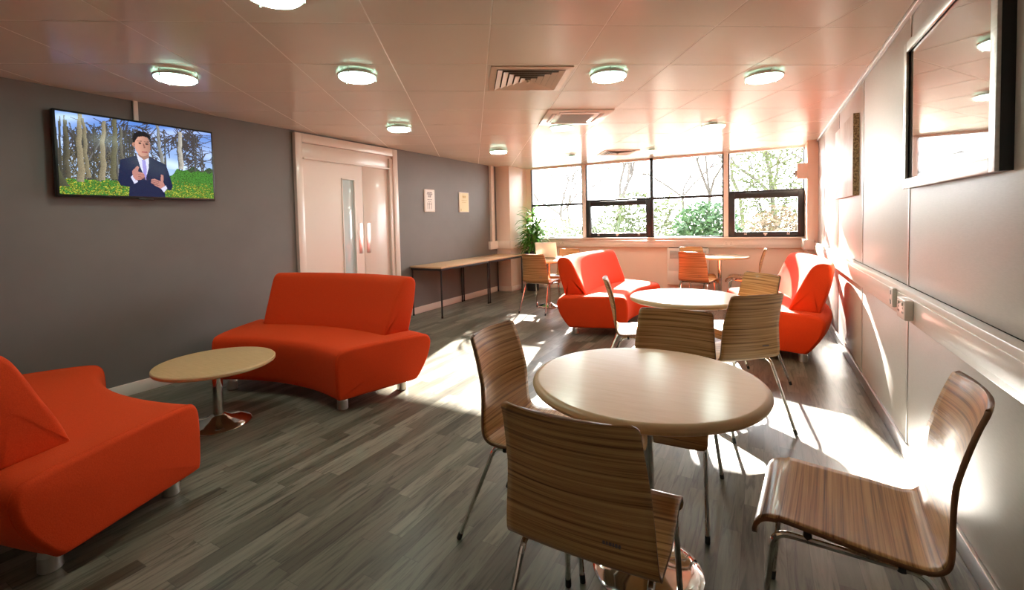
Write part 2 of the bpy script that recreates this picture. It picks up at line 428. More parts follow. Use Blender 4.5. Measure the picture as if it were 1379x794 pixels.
# windows -----------------------------------------------------------------
FB = M['frame_black']; WHT = M['white_gloss']
WY0, WY1 = WW - .005, WW + .06
def member(b, x0, x1, z0, z1, m, dy=0.): b.box(x0, x1, WY0 - dy, WY1, z0, z1, m, .004)
def window(n, x0, x1, ztr, opening):
    w = bpy.data.objects.new('window_%d' % n, None); COL.objects.link(w); struct(w)
    b = MB()
    member(b, x0, x0 + .022, 1.008, CE - .03, FB); member(b, x1 - .022, x1, 1.008, CE - .03, FB)
    member(b, x0, x1, CE - .03, CE, WHT); member(b, x0 + .022, x1 - .022, 1.008, 1.024, FB)
    member(b, x0 + .022, x1 - .022, ztr - .022, ztr + .022, FB)
    b.build('frame', w)
    MB().box(x0 + .02, x1 - .02, WW + .024, WW + .032, ztr + .02, CE - .028, M['glass']).build('pane', w)
    if opening:
        b = MB(); zt = ztr - .015; zb = 1.015
        member(b, x0 + .01, x0 + .095, zb, zt, FB, .03); member(b, x1 - .095, x1 - .01, zb, zt, FB, .03)
        member(b, x0 + .095, x1 - .095, zt - .09, zt, FB, .03); member(b, x0 + .095, x1 - .095, zb, zb + .075, FB, .03)
        s = b.build('opening_sash', w)
        MB().box(x0 + .09, x1 - .09, WW + .02, WW + .028, zb + .07, zt - .085, M['glass']).build('pane', s)
        xm = (x0 + x1) / 2
        b = MB(); b.box(xm - .028, xm + .028, WY0 - .05, WY0 - .028, zb + .035, zb + .06, WHT, .005); b.box(xm - .012, xm + .012, WY0 - .065, WY0 - .045, zb + .015, zb + .05, WHT, .005); b.build('latch', s)
        for xs in (x0 + .25, x1 - .22):
            b = MB(); b.box(xs - .02, xs + .02, WY0 - .045, WY0 - .028, zb + .03, zb + .05, M['steel'], .003)
            b.tube([(xs - .012, WY0 - .04, zb + .03), (xs - .012, WY0 - .05, zb + .075)], .005, M['steel'], 6); b.tube([(xs + .014, WY0 - .04, zb + .03), (xs + .014, WY0 - .05, zb + .07)], .005, M['steel'], 6)
            b.build('window_stay', s)
    else:
        MB().box(x0 + .02, x1 - .02, WW + .024, WW + .032, 1.02, ztr - .02, M['glass']).build('pane', w)
window(1, -4.13, -3.03, 1.655, False); window(2, -2.965, -1.745, 1.70, True)
window(3, -1.735, -.575, 1.70, False); window(4, -.505, .56, 1.735, True)
b = MB(); b.box(-3.03, -2.965, WW - .03, WW + .07, 1.008, CE, WHT, .006); struct(b.build('trim_12'))
b = MB(); b.box(-.575, -.505, WW - .03, WW + .07, 1.008, CE, WHT, .006); struct(b.build('trim_13'))
b = MB(); b.box(-1.765, -1.715, WW - .02, WW + .07, 1.008, CE, FB, .004); struct(b.build('trim_14'))

# ------------------------------------------------------------------ ceiling fittings
def ceiling_light(x, y, label, proto=None):
    if proto: return dup(proto, (x, y, CE), 0, label)
    t = thing('ceiling_light', label, 'ceiling light', (x, y, CE), 0, 'round ceiling lights')
    MB().lathe([(0, 0), (.045, 0), (.045, -.022), (0, -.022)], M['white_gloss'], n=32).build('base', t)
    MB().lathe([(0, -.024), (.118, -.024), (.124, -.030), (.124, -.038), (.112, -.047), (.110, -.0475), (0, -.049)], M['lamp'], n=48, mats=[M['white_gloss'], M['lamp_edge'], M['lamp_edge'], M['lamp_edge'], M['lamp'], M['lamp']]).build('diffuser', t)
    MB().lathe([(.125, -.020), (.133, -.020), (.133, -.033), (.125, -.033), (.125, -.020)], M['steel'], n=48).build('rim', t)
    for k in range(3):
        a = k * 2.094 + .9; c, s = math.cos(a), math.sin(a)
        MB().tube([(c * .128, s * .128, 0), (c * .128, s * .128, -.052)], .004, M['steel'], 6).build('clip', t)
    return t
LIGHTS = [(-3.52, 1.70, 'round ceiling light nearest the television, at the left'),
 (-2.48, 2.35, 'round ceiling light midway between television and square louvred vent'),
 (-3.46, 3.85, 'round ceiling light in front of the white double door'),
 (-3.42, 5.93, 'round ceiling light near the grey wall, above the folding tables'),
 (-.98, 3.32, 'round ceiling light just right of the large square louvred vent'),
 (-1.97, 4.84, 'round ceiling light just behind the air conditioning cassette'),
 (.005, 4.0, 'round ceiling light nearest the metal panel wall at upper right'),
 (-1.90, 1.33, 'round ceiling light cut off by the top edge of the photo'),
 (-.50, 5.80, 'round ceiling light washed out by glare, toward the right rear'),
 (-2.74, 7.17, 'faint round ceiling light left of the farthest vent'),
 (-1.50, 7.36, 'faint round ceiling light just right of the farthest vent')]
proto = None
for x, y, lab in LIGHTS:
    t = ceiling_light(x, y, lab, proto); proto = proto or t

def on_tile(i, j): # centre of grid cell and the grid's rotation
    p = TS * (S0 + (i + .5) * TP) + TT * (T0 + (j + .5) * TP); return (p.x, p.y, CE), -TY
def ring(b, h, w, z0, z1, m, tilt=.0):
    for sx, sy in ((1, 0), (-1, 0), (0, 1), (0, -1)):
        o, i = h, h - w
        if sx: q = [(sx * o, -o), (sx * o, o), (sx * i, i), (sx * i, -i)]
        else: q = [(-o, sy * o), (o, sy * o), (i, sy * i), (-i, sy * i)]
        zz = [z0, z0, z1, z1]
        b.poly([(x, y, z) for (x, y), z in zip(q, zz)], m); b.poly([(x, y, z + .004) for (x, y), z in zip(q, zz)], m)
def diffuser(i, j, label, h=.288):
    loc, rz = on_tile(i, j)
    t = thing('ceiling_vent', label, 'ceiling vent', loc, rz, 'square louvred ceiling vents')
    b = MB(); ring(b, h, .045, -.008, -.012, M['beige_metal']); ring(b, h, .003, -.008, 0, M['beige_metal']); b.build('frame', t)
    MB().box(-h + .04, h - .04, -h + .04, h - .04, -.004, .0, M['vent_void']).build('duct_opening', t)
    q = h - .05
    for k in range(5):
        b = MB(); ring(b, q, .036, -.018, -.008, M['beige_metal']); b.build('louvre', t); q -= .045
    MB().lathe([(0, -.012), (.012, -.012), (.012, -.03), (0, -.033)], M['beige_metal'], n=16).build('knob', t)
    return t
diffuser(0, 0, 'large square louvred ceiling vent in upper middle, nearest the viewer')
diffuser(3, 6, 'small far louvred ceiling vent close to the windows', .27)
loc, rz = on_tile(1, 2)
t = thing('air_conditioner', 'square white air conditioning cassette set in the ceiling', 'air conditioner', loc, rz)
MB().box(-.325, .325, -.325, .325, -.014, 0, M['white_gloss'], .006, 3).build('panel', t)
B('intake_grille', (-.17, .17, -.17, .17, -.019, -.012), M['white_gloss'], t, .003)
b = MB()
for k in range(17): b.box(-.16, .16, -.16 + k * .02 - .004, -.16 + k * .02 + .004, -.022, -.018, M['grille'])
b.build('intake_slats', t)
for k in range(4):
    a = k * PI / 2; b = MB(); b.box(-.20, .20, .215, .265, -.0155, -.013, M['grille'], .001)
    o = b.build('air_slot', t); o.rotation_euler = (0, 0, a)
    b = MB(); b.box(-.19, .19, .228, .250, -.019, -.014, M['white'], .002); o2 = b.build('air_flap', o)

# ------------------------------------------------------------------ television
tv = thing('television', 'black flat television on the grey wall showing a man in a suit', 'television', (LW + .001, 1.885, 1.92))
B('wall_bracket', (0, .045, -.25, .25, -.15, .15), M['black_metal'], tv)
b = MB(); b.box(.035, .078, -.552, .552, -.318, .318, M['black'], .008, 3); b.build('casing', tv)
B('logo_tab', (.07, .08, -.05, .05, -.328, -.312), M['black'], tv, .003)
import numpy as np
def tv_picture(W=340, H=190):
    rng = np.random.RandomState(3); im = np.zeros((H, W, 3)); yy, xx = np.mgrid[0:H, 0:W]; u, v = xx / W, yy / H
    asp = W / H
    sky = np.stack([.09 + .42 * v, .22 + .46 * v, .62 + .26 * v], -1); im[:] = sky
    cl = .5 + .5 * np.sin(u * 9 + 3 * np.sin(v * 7)) * np.sin(v * 6 + 2 * u); m = (v < .6)
    im += (cl ** 2 * .28)[..., None] * m[..., None]
    def line(x0, y0, x1, y1, w0, w1, c):
        n = int(max(abs(x1 - x0) * W, abs(y1 - y0) * H) * 2) + 2
        for k in range(n):
            t = k / (n - 1); px, py, w = (x0 + (x1 - x0) * t) * W + (1.2 * math.sin(t * 9 + x0 * 50) + .8 * math.sin(t * 23 + x0 * 90)) * (w0 > 1.8), (y0 + (y1 - y0) * t) * H, (w0 + (w1 - w0) * t) * W / 260
            a0, a1 = int(px - w), int(px + w) + 1
            yi = int(py)
            if 0 <= yi < H:
                for xi in range(max(a0, 0), min(a1, W)):
                    sh = .65 + .6 * (xi - a0) / max(a1 - a0, 1)
                    im[yi, xi] = np.array(c) * sh * (.75 + .5 * rng.rand())
    def twig(x, y, a, l, d):
        x1, y1 = x + math.cos(a) * l / asp, y + math.sin(a) * l
        line(x, y, x1, y1, .35 + .12 * d, .25 + .1 * d, (.07, .06, .06))
        if d > 0:
            for _ in range(3): twig(x + (x1 - x) * (.4 + .6 * rng.rand()), y + (y1 - y) * (.4 + .6 * rng.rand()), a + rng.uniform(-.9, .9), l * rng.uniform(.5, .8), d - 1)
    for k in range(20): twig(rng.rand() * .42, .45 + .35 * rng.rand(), -PI / 2 + rng.uniform(-.5, .5), rng.uniform(.14, .3), 3)
    for k in range(12): twig(rng.rand() * .5, .02 + .2 * rng.rand(), rng.uniform(-.6, PI), rng.uniform(.12, .25), 3)
    for k in range(12): twig(.55 + rng.rand() * .45, .40 + .22 * rng.rand(), -PI / 2 + rng.uniform(-.7, .7), rng.uniform(.10, .2), 2)
    for k in range(10): twig(1.0, rng.rand() * .45, PI + rng.uniform(-.5, .5), .22, 3)
    for k in range(6): twig(.60 + .3 * rng.rand(), 0, PI / 2 + rng.uniform(-.8, .8), .2, 3)
    # undergrowth and meadow
    for k in range(3600):
        x, y = rng.rand() * .42, .42 + .42 * rng.rand() ** .7; xi, yi = int(x * W), int(y * H); im[yi:yi + 2, xi:xi + 2] = np.array((.085, .075, .045)) * (.2 + 1.8 * rng.rand())
    g = v > (.80 - .20 * np.clip((u - .60) / .12, 0, 1)) + .012 * np.sin(u * 40) + .012 * np.sin(u * 93)
    hz = (v > .56 + .03 * np.sin(u * 50)) & (u > .78); im[hz] = (np.array((.05, .08, .04)) * (.3 + 1.2 * rng.rand(H, W, 1)))[hz]
    tex = rng.rand(H, W, 1)
    im[g] = (np.array((.06, .20, .03)) * (.15 + 1.5 * tex))[g]
    for k in range(1300):
        x, y = rng.rand(), .76 + .24 * rng.rand() ** .7; xi, yi = int(x * W), int(y * H)
        if g[min(yi, H - 1), min(xi, W - 1)]: im[yi:yi + 2, xi:xi + 1 + (k % 3)] = np.array((.60, .56, .06)) * (.1 + .8 * rng.rand())
    for k in range(26): line(rng.rand() * .44, .80, rng.rand() * .44, .02 + .3 * rng.rand(), 1.1, .5, (.06 + .1 * rng.rand(),) * 3) if k % 3 == 0 else (lambda q: line(q, .80, q + rng.uniform(-.03, .03), .02 + .25 * rng.rand(), 1.3, .6, (.07, .065, .05)))(rng.rand() * .43)
    for k in range(9): (lambda q: line(q, .60, q + rng.uniform(-.02, .02), .02 + .25 * rng.rand(), .9, .5, (.09, .085, .08)))(.58 + .4 * rng.rand())
    for x0, w0, w1, top, bot, ln, c in ((.05, 3, 2, .1, .8, .0, (.10, .09, .06)), (.115, 5, 2.5, 0, .84, .01, (.26, .22, .14)), (.155, 3, 2, .05, .78, -.01, (.22, .19, .12)), (.235, 4.5, 2.4, .05, .80, .025, (.27, .23, .15)), (.30, 4.5, 3, .0, .78, .03, (.13, .12, .07)),
                                        (.36, 2, 1.4, .1, .7, 0, (.14, .13, .10)), (.625, 3.2, 2, 0, .62, -.03, (.24, .24, .22)), (.755, 4, 3, .05, .58, .0, (.42, .40, .35)), (.02, 7, 2, .62, .9, -.04, (.07, .07, .04))):
        line(x0, bot, x0 + ln, top, w0, w1, c)
    # presenter
    def ell(cx, cy, rx, ry, c, sh=True):
        mk = ((u - cx) / rx) ** 2 + ((v - cy) / ry) ** 2 < 1
        k = np.clip(1.1 - .35 * ((u - cx) / rx), .6, 1.3)[..., None] if sh else np.ones((H, W, 1))
        im[mk] = (np.array(c) * k)[mk]
    def pol(pts, c):
        mk = np.zeros((H, W), bool); n = len(pts)
        for i in range(n):
            (xa, ya), (xb, yb) = pts[i - 1], pts[i]
            cr = ((ya > v) != (yb > v)) & (u < (xb - xa) * (v - ya) / ((yb - ya) or 1e-9) + xa); mk ^= cr
        im[mk] = np.array(c) * (.85 + .3 * tex)[mk]
    navy = (.010, .014, .050)
    pol([(.345, .52), (.40, .48), (.455, .44), (.53, .44), (.60, .50), (.645, .54), (.665, .68), (.685, .84), (.67, .90), (.62, .88), (.63, 1.0), (.385, 1.0), (.395, .87), (.34, .86), (.325, .80)], navy)
    pol([(.448, .43), (.53, .43), (.525, .60), (.50, .76), (.47, .60)], (.62, .62, .78))
    pol([(.482, .50), (.505, .50), (.512, .62), (.503, .77), (.488, .70)], (.30, .26, .62))
    pol([(.455, .30), (.53, .30), (.53, .46), (.495, .50), (.46, .44)], (.30, .14, .10))
    ell(.492, .30, .052, .148, (.46, .235, .175)); pol([(.435, .30), (.428, .22), (.44, .15), (.47, .115), (.51, .115), (.54, .15), (.55, .24), (.535, .19), (.50, .175), (.465, .19), (.448, .24)], (.012, .010, .012))
    for ex in (.475, .52): ell(ex, .275, .010, .012, (.05, .03, .03), False); line(ex - .012, .25, ex + .012, .247, 1, 1, (.03, .02, .02))
    line(.50, .28, .507, .335, .8, 1.2, (.30, .13, .10)); pol([(.482, .385), (.52, .378), (.522, .396), (.484, .40)], (.30, .07, .07)); ell(.434, .30, .008, .03, (.36, .17, .12))
    skin = (.45, .20, .17)
    pol([(.405, .74), (.425, .70), (.45, .80), (.425, .83)], (.60, .60, .80)); pol([(.415, .66), (.45, .585), (.462, .60), (.452, .66), (.49, .68), (.497, .73), (.47, .77), (.435, .78), (.42, .74)], skin)
    pol([(.60, .88), (.635, .83), (.645, .87), (.62, .93)], (.60, .60, .80)); pol([(.537, .755), (.56, .745), (.60, .775), (.605, .68), (.622, .69), (.62, .79), (.63, .84), (.60, .88), (.56, .84), (.535, .80)], skin)
    for q in (.70, .73, .755): line(.455, q, .495, q + .005, .5, .5, (.26, .10, .09))
    for q in (.775, .80, .825): line(.54, q - .01, .59, q + .015, .5, .5, (.26, .10, .09))
    return np.clip(im, 0, 1)
def tv_screen():
    im = tv_picture(); H, W, _ = im.shape
    y0, y1, z0, z1, x = -.535, .535, -.298, .302, .0795
    vs = [(x, y0 + (y1 - y0) * i / W, z1 + (z0 - z1) * j / H) for j in range(H + 1) for i in range(W + 1)]
    fs = [(j * (W + 1) + i, (j + 1) * (W + 1) + i, (j + 1) * (W + 1) + i + 1, j * (W + 1) + i + 1) for j in range(H) for i in range(W)]
    me = bpy.data.meshes.new('screen'); me.from_pydata(vs, [], fs)
    ca = me.color_attributes.new('picture', 'FLOAT_COLOR', 'CORNER')
    c = np.ones((H * W, 4, 4), np.float32); c[:, :, :3] = im.reshape(-1, 1, 3); ca.data.foreach_set('color', c.ravel())
    m = mat('lit_screen', (.004, .004, .005), .14, spec=.18); a = N(m, 'ShaderNodeAttribute', attribute_name='picture')
    L(m, a.outputs['Color'], bsdf(m).inputs['Emission Color']); bsdf(m).inputs['Emission Strength'].default_value = .44
    me.materials.append(m); o = bpy.data.objects.new('screen', me); COL.objects.link(o); o.parent = tv; return m
M['screen'] = tv_screen()

# ------------------------------------------------------------------ pictures and notices
fr = thing('framed_picture', 'large silver framed glazed picture reflecting the room on the right wall', 'picture', (RW, 2.59, 1.84))
H2, D = .372, .045
b = MB()
for q in ((-.555, -.505, -H2, H2), (.505, .555, -H2, H2), (-.505, .505, -H2, -H2 + .05), (-.505, .505, H2 - .05, H2)):
    b.box(-D, -D + .012, q[0], q[1], q[2], q[3], M['silver'], .003)
b.build('frame', fr)
b = MB()
for q in ((-.553, -.541, -H2 + .002, H2 - .002), (.541, .553, -H2 + .002, H2 - .002), (-.541, .541, -H2 + .002, -H2 + .014), (-.541, .541, H2 - .014, H2 - .002)):
    b.box(-D + .012, 0, q[0], q[1], q[2], q[3], M['black'])
b.build('frame_side', fr)
B('glazing', (-.030, -.026, -.512, .512, -H2 + .04, H2 - .04), M['picture_glass'], fr, 0)
B('backing_board', (-.024, -.004, -.52, .52, -H2 + .03, H2 - .03), M['paper'], fr, 0)
cv = thing('canvas_print', 'pale canvas print with brown patterned edge on the far right wall', 'picture', (RW - .001, 5.24, 1.83))
B('canvas', (-.043, -.040, -.53, .53, -.335, .335), M['canvas'], cv, .001)
b = MB(); b.box(-.040, 0, -.53, .53, -.335, .335, M['canvas_side']); b.build('stretched_edge', cv)
def notice(y0, y1, z0, z1, paper, ink, label, lines):
    t = thing('notice', label, 'notice', (LW, (y0 + y1) / 2, (z0 + z1) / 2)); w, h = (y1 - y0) / 2, (z1 - z0) / 2
    B('backing_panel', (0, .014, -w, w, -h, h), M['white_gloss'], t, .003)
    B('sheet', (.014, .0155, -w + .015, w - .015, -h + .012, h - .012), paper, t, 0)
    b = MB()
    for (a, c, z, th) in lines: b.box(.0155, .0162, a * w, c * w, z * h - th, z * h + th, ink)
    b.build('printing', t)
    for sy in (-1, 1):
        for sz in (-1, 1): MB().box(.0155, .018, sy * (w - .03) - .006, sy * (w - .03) + .006, sz * (h - .025) - .006, sz * (h - .025) + .006, M['steel'], .002).build('fixing', t)
rr = random.Random(5)
def textlines(z0, z1, n, th, wmax):
    out = []
    for k in range(n):
        z = z0 + (z1 - z0) * k / max(n - 1, 1); L_ = wmax * rr.uniform(.6, 1); x = -L_
        while x < L_ - .04:
            e = min(x + rr.uniform(.08, .25), L_); out.append((x, e, z, th)); x = e + .05
    return out
notice(5.545, 5.795, 1.525, 1.872, M['paper'], M['ink'], 'white notice on the grey wall, the one nearer the door', textlines(.72, .35, 4, .007, .55) + textlines(.1, -.1, 2, .004, .5) + [(-.45, -.4, -.45, .05), (-.1, -.05, -.45, .05), (.3, .35, -.45, .05), (-.5, .4, -.3, .003)])
notice(6.463, 6.757, 1.525, 1.868, M['paper_yellow'], M['gold'], 'cream and yellow certificate on the grey wall, farther from the door', textlines(.6, .5, 2, .010, .35) + textlines(.2, .0, 2, .004, .6) + [(-.75, -.6, -.75, .02)])

# ------------------------------------------------------------------ small wall fittings
def socket(name, label, loc, rz, w, h, dpt, kind):
    t = thing(name, label, 'socket', loc, rz)
    MB().box(-w / 2, w / 2, -dpt, 0, -h / 2, h / 2, M['white_gloss'], .006, 3).build('faceplate', t)
    if kind == 'data':
        for k in (-.25, .25): MB().box(-w * .18, w * .18, -dpt - .003, -dpt + .001, k * h - .012, k * h + .012, M['grille'], .002).build('port', t)
    elif kind == 'power':
        for k in (-.25, .25):
            MB().box(k * w - .008, k * w + .008, -dpt - .005, -dpt, h * .18, h * .36, M['white'], .002).build('switch', t)
            b = MB()
            for dx, dz in ((0, .006), (-.011, -.015), (.011, -.015)): b.box(k * w + dx - .003, k * w + dx + .003, -dpt - .0008, -dpt + .001, dz - .005, dz + .005, M['dark'])
            b.build('pin_holes', t)
    return t
xr = RW - .052
socket('wall_socket', 'narrow white socket on the right wall trunking, left of the larger one', (xr, 3.235, .882), -PI / 2, .085, .105, .02, 'data')
socket('wall_socket', 'larger white double socket box on the right wall trunking', (xr, 2.945, .868), -PI / 2, .15, .10, .035, 'power')
socket('wall_socket', 'double socket on the window trunking left, beside the plant', (-3.467, WW - .074, .912), 0, .15, .09, .008, 'power')
socket('wall_socket', 'double socket on the window trunking right, above the far round table', (-.50, WW - .074, .908), 0, .15, .09, .008, 'power')
sp = thing('wall_speaker', 'small square beige box fixed to the column at the right window edge', 'speaker', (.553, 8.0, 1.985))
B('housing', (-.125, 0, -.05, .06, -.113, .113), M['column'], sp, .008)
B('sensor_head', (-.150, -.120, -.035, .035, -.075, .01), M['grille'], sp, .008)
MB().lathe([(0, 0), (.02, 0), (.018, .03), (0, .032)], M['black'], (-.15, -.0, -.05), 12).build('lens', sp)
ht = thing('wall_heater', 'white wall heater with grey grille under the windows', 'heater', (-1.135, WW, 0))
B('casing', (-.335, .335, -.085, 0, .18, .82), M['white_gloss'], ht, .010, 3)
B('grille', (-.29, .29, -.089, -.083, .64, .775), M['grille'], ht, .002)
b = MB()
for k in range(8): b.box(-.285, .285, -.094, -.087, .65 + k * .016, .656 + k * .016, M['white'])
b.build('grille_slats', ht)
B('top_slot', (-.31, .31, -.07, -.02, .818, .828), M['dark'], ht, .002)
B('lower_panel', (-.33, .33, -.089, -.083, .19, .42), M['white_gloss'], ht, .004)

# ------------------------------------------------------------------ chairs
def chair_shell():
    P = [(.262, .388), (.263, .408), (.258, .428), (.244, .445), (.222, .454), (.19, .456), (.14, .453), (.08, .449), (.02, .445), (-.04, .441), (-.085, .438), (-.115, .438), (-.138, .444), (-.154, .458), (-.164, .478),
         (-.171, .505), (-.178, .545), (-.187, .60), (-.199, .66), (-.213, .72), (-.228, .775), (-.242, .82), (-.251, .845), (-.256, .858), (-.260, .868)]
    P = catmull(P, 4, False) + [P[-1]]
    s = [0]
    for a, c in zip(P, P[1:]): s.append(s[-1] + math.hypot(c[0] - a[0], c[1] - a[1]))
    T = s[-1]; NU = 18; b = MB(); rows = []; uvs = []
    seen = -1
    for (y, z), d in zip(P, s):
        if d - seen < .0015: continue
        seen = d
        f = d / T
        if z < .46 and y > -.12: w = .203 + .010 * (1 - min(abs(y + .02) / .25, 1))
        else: w = .211 - .031 * min(max((z - .46) / .42, 0), 1)
        for e, rad in ((d, .030), (T - d, .018)):
            if e < rad: w -= rad - math.sqrt(max(rad * rad - (rad - e) ** 2, 0))
        back = min(max((z - .47) / .2, 0), 1); seat = 1 - back
        row, ur = [], []
        for i in range(NU + 1):
            x = -1 + 2 * i / NU; X = w * x
            row.append(Vector((X, y + back * .030 * x * x, z + seat * .008 * x * x * (1 if y < .2 else .3)))); ur.append((X, d))
        rows.append(row); uvs.append(ur)
    V = b.grid(rows, M['zebrano'])
    uvl = b.bm.loops.layers.uv.new('UVMap'); look = {v: uvs[i][j] for i, r in enumerate(V) for j, v in enumerate(r)}
    for f in b.bm.faces:
        for l in f.loops: l[uvl].uv = look[l.vert]
    b.mi(M['ply_edge'])
    return b
def make_chair(label):
    t = thing('dining_chair', label, 'chair', group='striped plywood chairs')
    o = chair_shell().build('seat_shell', t, 60)
    md = o.modifiers.new('Solidify', 'SOLIDIFY'); md.thickness = .012; md.offset = 0; md.material_offset_rim = 1
    for sx in (-1, 1):
        rail = fillet([(sx * .190, .235, .20), (sx * .186, .215, .418), (sx * .180, -.125, .424), (sx * .196, -.20, .24)], .055, 7)
        MB().tube(rail[1:-1], .0095, M['chrome'], 10).build('side_rail', t)
        for nm, p0, p1 in (('front', rail[1], Vector((sx * .198, .252, .012))), ('rear', rail[-2], Vector((sx * .213, -.292, .012)))):
            lg = MB().tube([p0, p1], .0095, M['chrome'], 10).build('leg', t)
            dv = (p1 - p0).normalized()
            MB().tube([p1 - dv * .02, p1 + dv * .010], .0108, M['rubber'], 10).build('foot_cap', lg)
        for yy in (.13, -.075): MB().tube([(sx * .182, yy, .415), (sx * .182, yy, .442)], [.012, .010], M['rubber'], 8).build('spacer', t)
    for yy in (.13, -.075): MB().tube([(-.182, yy, .424), (.182, yy, .424)], .0085, M['chrome'], 8).build('cross_bar', t)
    b = MB(); x = .075
    for wv in (.006, .005, .007, .004, .006, .005):
        b.box(x, x + wv, -.183, -.1775, .530, .538, M['ink']); x += wv + .0025
    mk = b.build('maker_mark', t)
    return t
def face(fx, fy): return math.atan2(fy, fx) - PI / 2     # chair's local +Y faces (fx, fy)
CH = [
 (-.430, 1.275, face(0, 1), 'striped wood chair with its back to us, in front of the nearest table'),
 (-.840, 1.767, face(1, 0), 'striped wood chair pushed in at the left side of the nearest table'),
 (-.400, 2.252, face(0, -1), 'striped wood chair facing us, tucked in behind the nearest round table'),
 (.258, 1.69, face(-.994, .106), 'striped wood chair standing alone beside the metal wall, lower right corner'),
 (-.18, 3.34, face(-.65, .76), 'striped wood chair with its back to us at the sunlit second table'),
 (-.17, 4.165, face(-.70, -.715), 'striped wood chair facing us, beside the right hand orange sofa'),
 (-.90, 3.73, face(.95, .30), 'striped wood chair seen edge on, left of the sunlit second table'),
 (-.82, 7.03, face(.25, .97), 'orange tinted wood chair with back to us, left at the farthest table'),
 (-.93, 7.79, face(.45, -.89), 'pale wood chair behind the farthest table, in front of the wall heater'),
 (-.215, 7.58, face(-1, .02), 'pale wood chair seen edge on, right of the farthest table'),
 (-2.905, 6.20, face(.03, 1), 'striped wood chair with back to us beside the potted plant'),
 (-2.85, 7.02, face(-.02, -1), 'striped wood chair facing us behind the open laptop'),
]
c0 = None
for x, y, rz, lab in CH:
    if c0 is None:
        c0 = make_chair(lab); c0.location = (x, y, 0); c0.rotation_euler = (0, 0, rz)
    else: dup(c0, (x, y, 0), rz, lab)

# ------------------------------------------------------------------ round tables
def pedestal(t, ztop, rbase, rcol):
    MB().lathe([(0, 0), (rbase, 0), (rbase, .006), (rbase - .008, .014), (rbase * .75, .026), (rbase * .4, .042), (rcol + .02, .058), (rcol + .006, .066), (0, .066)], M['chrome'], n=56).build('base', t)
    MB().lathe([(0, .06), (rcol, .06), (rcol, ztop - .012), (rcol + .03, ztop - .01), (rcol + .03, ztop), (0, ztop)], M['chrome'], n=28).build('column', t)
def round_table(x, y, r, z, label, group='round dining tables'):
    t = thing('round_table', label, 'table', (x, y, 0), 0, group)
    h = .036
    prof = [(0, z), (r - .026, z), (r - .022, z), (r - .010, z - .003), (r - .002, z - .011), (r, z - .019), (r - .004, z - .029), (r - .014, z - .035), (r - .03, z - h), (0, z - h)]
    mats = [M['table_top']] * 2 + [M['table_edge']] * 6 + [M['table_edge']]
    MB().lathe(prof, M['table_top'], n=96, mats=mats).build('tabletop', t)
    for k in range(4):
        a = k * PI / 2 + .4; MB().tube([(0, 0, z - h - .008), (math.cos(a) * .22, math.sin(a) * .22, z - h - .008)], .010, M['black_metal'], 6).build('support_arm', t)
    pedestal(t, z - h, .205, .029); return t
round_table(-.393, 1.75, .424, .745, 'nearest round table with beige top and chrome pedestal')
round_table(-.522, 3.73, .415, .745, 'second round table, its top bleached white by sunlight')
round_table(-.590, 7.78, .415, .745, 'farthest round table, near the windows and the wall heater')
round_table(-2.94, 6.58, .40, .745, 'round table carrying the laptop near the potted plant')
t = thing('coffee_table', 'low round beech coffee table between the two left orange sofas', 'table', (-3.29, 1.75, 0))
r, z = .365, .437
MB().lathe([(0, z), (r - .006, z), (r, z - .006), (r, z - .020), (r - .005, z - .026), (0, z - .026)], M['coffee_top'], n=80, mats=[M['coffee_top'], M['table_edge'], M['table_edge'], M['table_edge'], M['table_edge']]).build('tabletop', t)
pedestal(t, z - .026, .20, .033)

# laptop
lp = thing('laptop', 'open silver laptop with its lid toward us, on the table by the plant', 'laptop', (-3.02, 6.70, .746), .06)
B('keyboard_base', (-.175, .175, 0, .235, .0, .014), M['laptop'], lp, .004)
b = MB(); b.box(-.17, .17, .03, .14, .014, .0165, M['black'], .001); b.build('keyboard', lp)
ld = MB().box(-.178, .178, -.006, .006, 0, .245, M['laptop'], .005).build('lid', lp); ld.location = (0, -.004, .016); ld.rotation_euler = (math.radians(12), 0, 0)
MB().box(-.165, .165, .006, .0072, .015, .232, M['black']).build('screen', ld)
MB().tube([(-.15, 0, .012), (.15, 0, .012)], .007, M['black'], 8).build('hinge', lp)

# ------------------------------------------------------------------ folding tables by the grey wall
def folding(y0, y1, label):
    t = thing('folding_table', label, 'table', (-4.235, (y0 + y1) / 2, 0), 0, 'long tables against the grey wall')
    l = (y1 - y0) / 2; w = .285
    B('tabletop', (-w, w, -l, l, .705, .728), M['bench_top'], t, .004)
    b = MB()
    for q in ((-w + .01, -w + .035, -l + .01, l - .01), (w - .035, w - .01, -l + .01, l - .01), (-w + .035, w - .035, -l + .01, -l + .035), (-w + .035, w - .035, l - .035, l - .01)): b.box(q[0], q[1], q[2], q[3], .672, .705, M['black_metal'], .003)
    b.build('underframe', t)
    for sx in (-1, 1):
        for sy in (-1, 1):
            x, y = sx * (w - .024), sy * (l - .024)
            lg = MB().tube([(x, y, .015), (x, y, .69)], .0125, M['black_metal'], 10).build('leg', t)
            MB().tube([(x, y, 0), (x, y, .025)], .015, M['rubber'], 10).build('foot_cap', lg)
folding(5.165, 6.468, 'long beech topped table with black legs, end nearer the door')
folding(6.475, 7.69, 'long beech topped table with black legs, end nearer the column')

